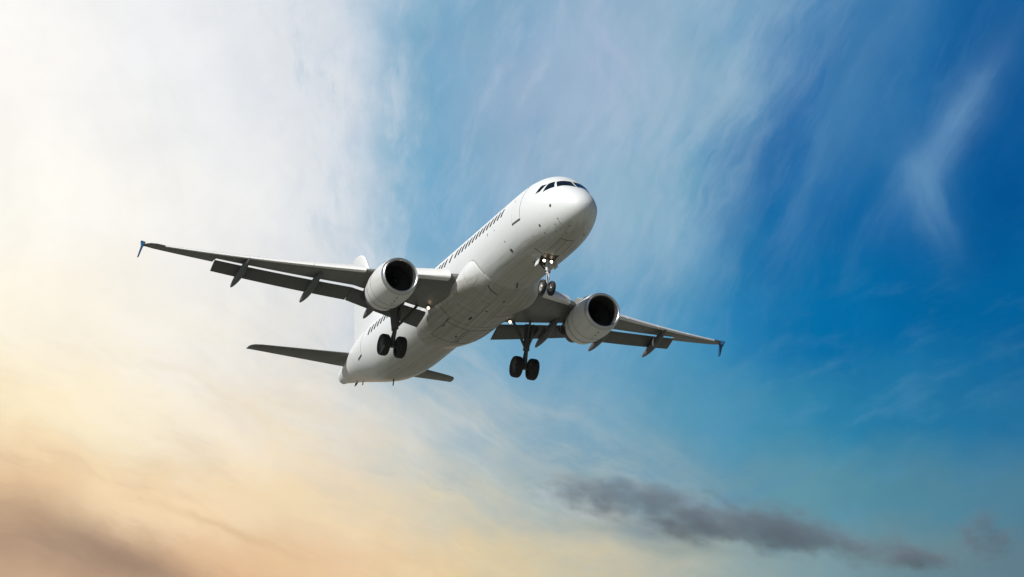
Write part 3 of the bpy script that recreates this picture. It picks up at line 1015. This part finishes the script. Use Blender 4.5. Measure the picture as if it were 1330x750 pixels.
for q in (-1, 1):
    c = axl + Vector((0, .25 * q, 0))
    yv = Vector((0, 1, 0))
    bm = bmesh.new()
    revolve(bm, [(-.075, .21), (-.10, .25), (-.112, .30), (-.10, .35), (-.07, .375), (-.03, .382), (.03, .382), (.07, .375), (.10, .35), (.112, .30), (.10, .25), (.075, .21)], c, yv, 40)
    link('tyre', bm, M_tyre, ng)
    bm = bmesh.new()
    revolve(bm, [(-.09, .0), (-.09, .07), (-.05, .10), (-.06, .18), (-.078, .215), (.078, .215), (.06, .18), (.05, .10), (.09, .07), (.09, .0)], c, yv, 28)
    link('wheel_rim', bm, M_rim, ng)
    bm = bmesh.new()
    lc = top.lerp(axl, .22) + P(-.09, .20 * q, 0)
    revolve(bm, [(0, .0), (.0, .07)], lc, Vector((1, 0, -.05)), 20)
    revolve(bm, [(.0, .07), (.02, .085), (-.03, .09), (-.14, .05), (-.14, .0)], lc, Vector((1, 0, -.05)), 20, mi=1)
    link('taxi_light', bm, [M_lamp, M_gdark], ng)
    bm = bmesh.new()
    y0 = .44 * q
    plate(bm, [P(5.0, y0, -1.96), P(5.55, y0, -1.98), P(5.5, y0 + .10 * q, -2.45), P(5.05, y0 + .10 * q, -2.45)], Vector((0, .035, 0)))
    link('gear_door', bm, M_clean, ng, smooth=False)
bm = bmesh.new()
skin_patch(bm, [(4.5, 168), (6.1, 168), (6.1, 192), (4.5, 192)], 0.008, n=8, thick=.02)
link('gear_bay', bm, M_dark, ng)
bm = bmesh.new()
for h in (166.5, 180, 193.5):
    skin_patch(bm, [(2.55, h - .3), (4.3, h - .3), (4.3, h + .3), (2.55, h + .3)], 0.006, n=6, thick=.012)
skin_patch(bm, [(4.66, 194), (4.72, 194), (4.66, 209), (4.60, 209)], 0.006, n=6, thick=.012)
skin_patch(bm, [(2.5, 166.2), (2.55, 166.2), (2.55, 193.8), (2.5, 193.8)], 0.006, n=6, thick=.012)
link('bay_door_joint', bm, M_seam, fuselage)

# ------------------------------------------------------------------ low dark clouds
def cloud_mat(name, dens, colour, seed, dims):
    m = bpy.data.materials.new(name)
    m.use_nodes = True
    t = NT(m.node_tree)
    tcn = t.n('ShaderNodeTexCoord')
    sp = t.n('ShaderNodeSeparateXYZ')
    t.put(sp.inputs[0], tcn.outputs['Object'])
    x, y, z = sp.outputs                      # object axes are scaled so the envelope is the unit ball
    X, Y, Z = [t.mul(q, d / 30.0) for q, d in zip((x, y, z), dims)]     # in units of 30 m
    big = t.noise(t.xyz(t.mul(X, .55), Y, t.madd(Z, 1.1, seed)), 1.0, 3, .5)
    fin_ = t.noise(t.xyz(t.mul(X, 1.1), Y, t.madd(Z, 2.2, seed + 4)), 1.8, 6, .66)
    r = t.m('SQRT', t.add(t.add(t.mul(x, x), t.mul(y, y)), t.mul(z, z)))
    body = t.sub(1.0, r)
    body = t.madd(t.sub(big, .5), 2.0, body)
    body = t.madd(t.sub(fin_, .5), 1.8, body)
    fade = t.smooth(r, 1.0, .62)
    core = t.smooth(body, .12, .95)
    d = t.mul(t.mul(t.m('POWER', core, 1.35), fade), dens)
    vol = t.n('ShaderNodeVolumePrincipled')
    vol.inputs['Color'].default_value = (*colour, 1)
    t.put(vol.inputs['Density'], d)
    vol.inputs['Anisotropy'].default_value = 0.2
    o = t.n('ShaderNodeOutputMaterial')
    t.put(o.inputs['Volume'], vol.outputs[0])
    return m


def direction(u, v):
    b, e = R_((u - 665) / K), R_(CAM_EL - (v - 375) / K)
    return Vector((math.sin(b) * math.cos(e), math.cos(b) * math.cos(e), math.sin(e)))


def cloud(u, v, dist, half_len, half_h, tilt, dens, colour, seed, label):
    bm = bmesh.new()
    bmesh.ops.create_icosphere(bm, subdivisions=4, radius=1.0)
    o = link('dark_cloud', bm, cloud_mat('cloud_vapour', dens, colour, seed, (half_len, half_len * .35, half_h)))
    o.location = cam.location + direction(u, v) * dist
    o.scale = (half_len, half_len * .35, half_h)
    o.rotation_euler = (0, R_(tilt), -R_((u - 665) / K))
    o['label'] = label
    o['category'] = 'cloud'
    return o


D = 3000.0
px = D / 5440.0
GREY = (.40, .46, .54)
cloud(955, 682, D, 355 * px, 40 * px, 11.0, .044, GREY, 2.6, 'long dark grey streak of cloud low in the blue sky right of centre')
cloud(1312, 708, D * 1.05, 75 * px, 52 * px, 0, .07, GREY, 7.4, 'small ragged grey cloud at the right edge beside the long dark streak')
cloud(1215, 732, D * .97, 70 * px, 24 * px, 4, .11, GREY, 11.0, 'thin grey scrap of cloud just off the right end of the long dark streak')
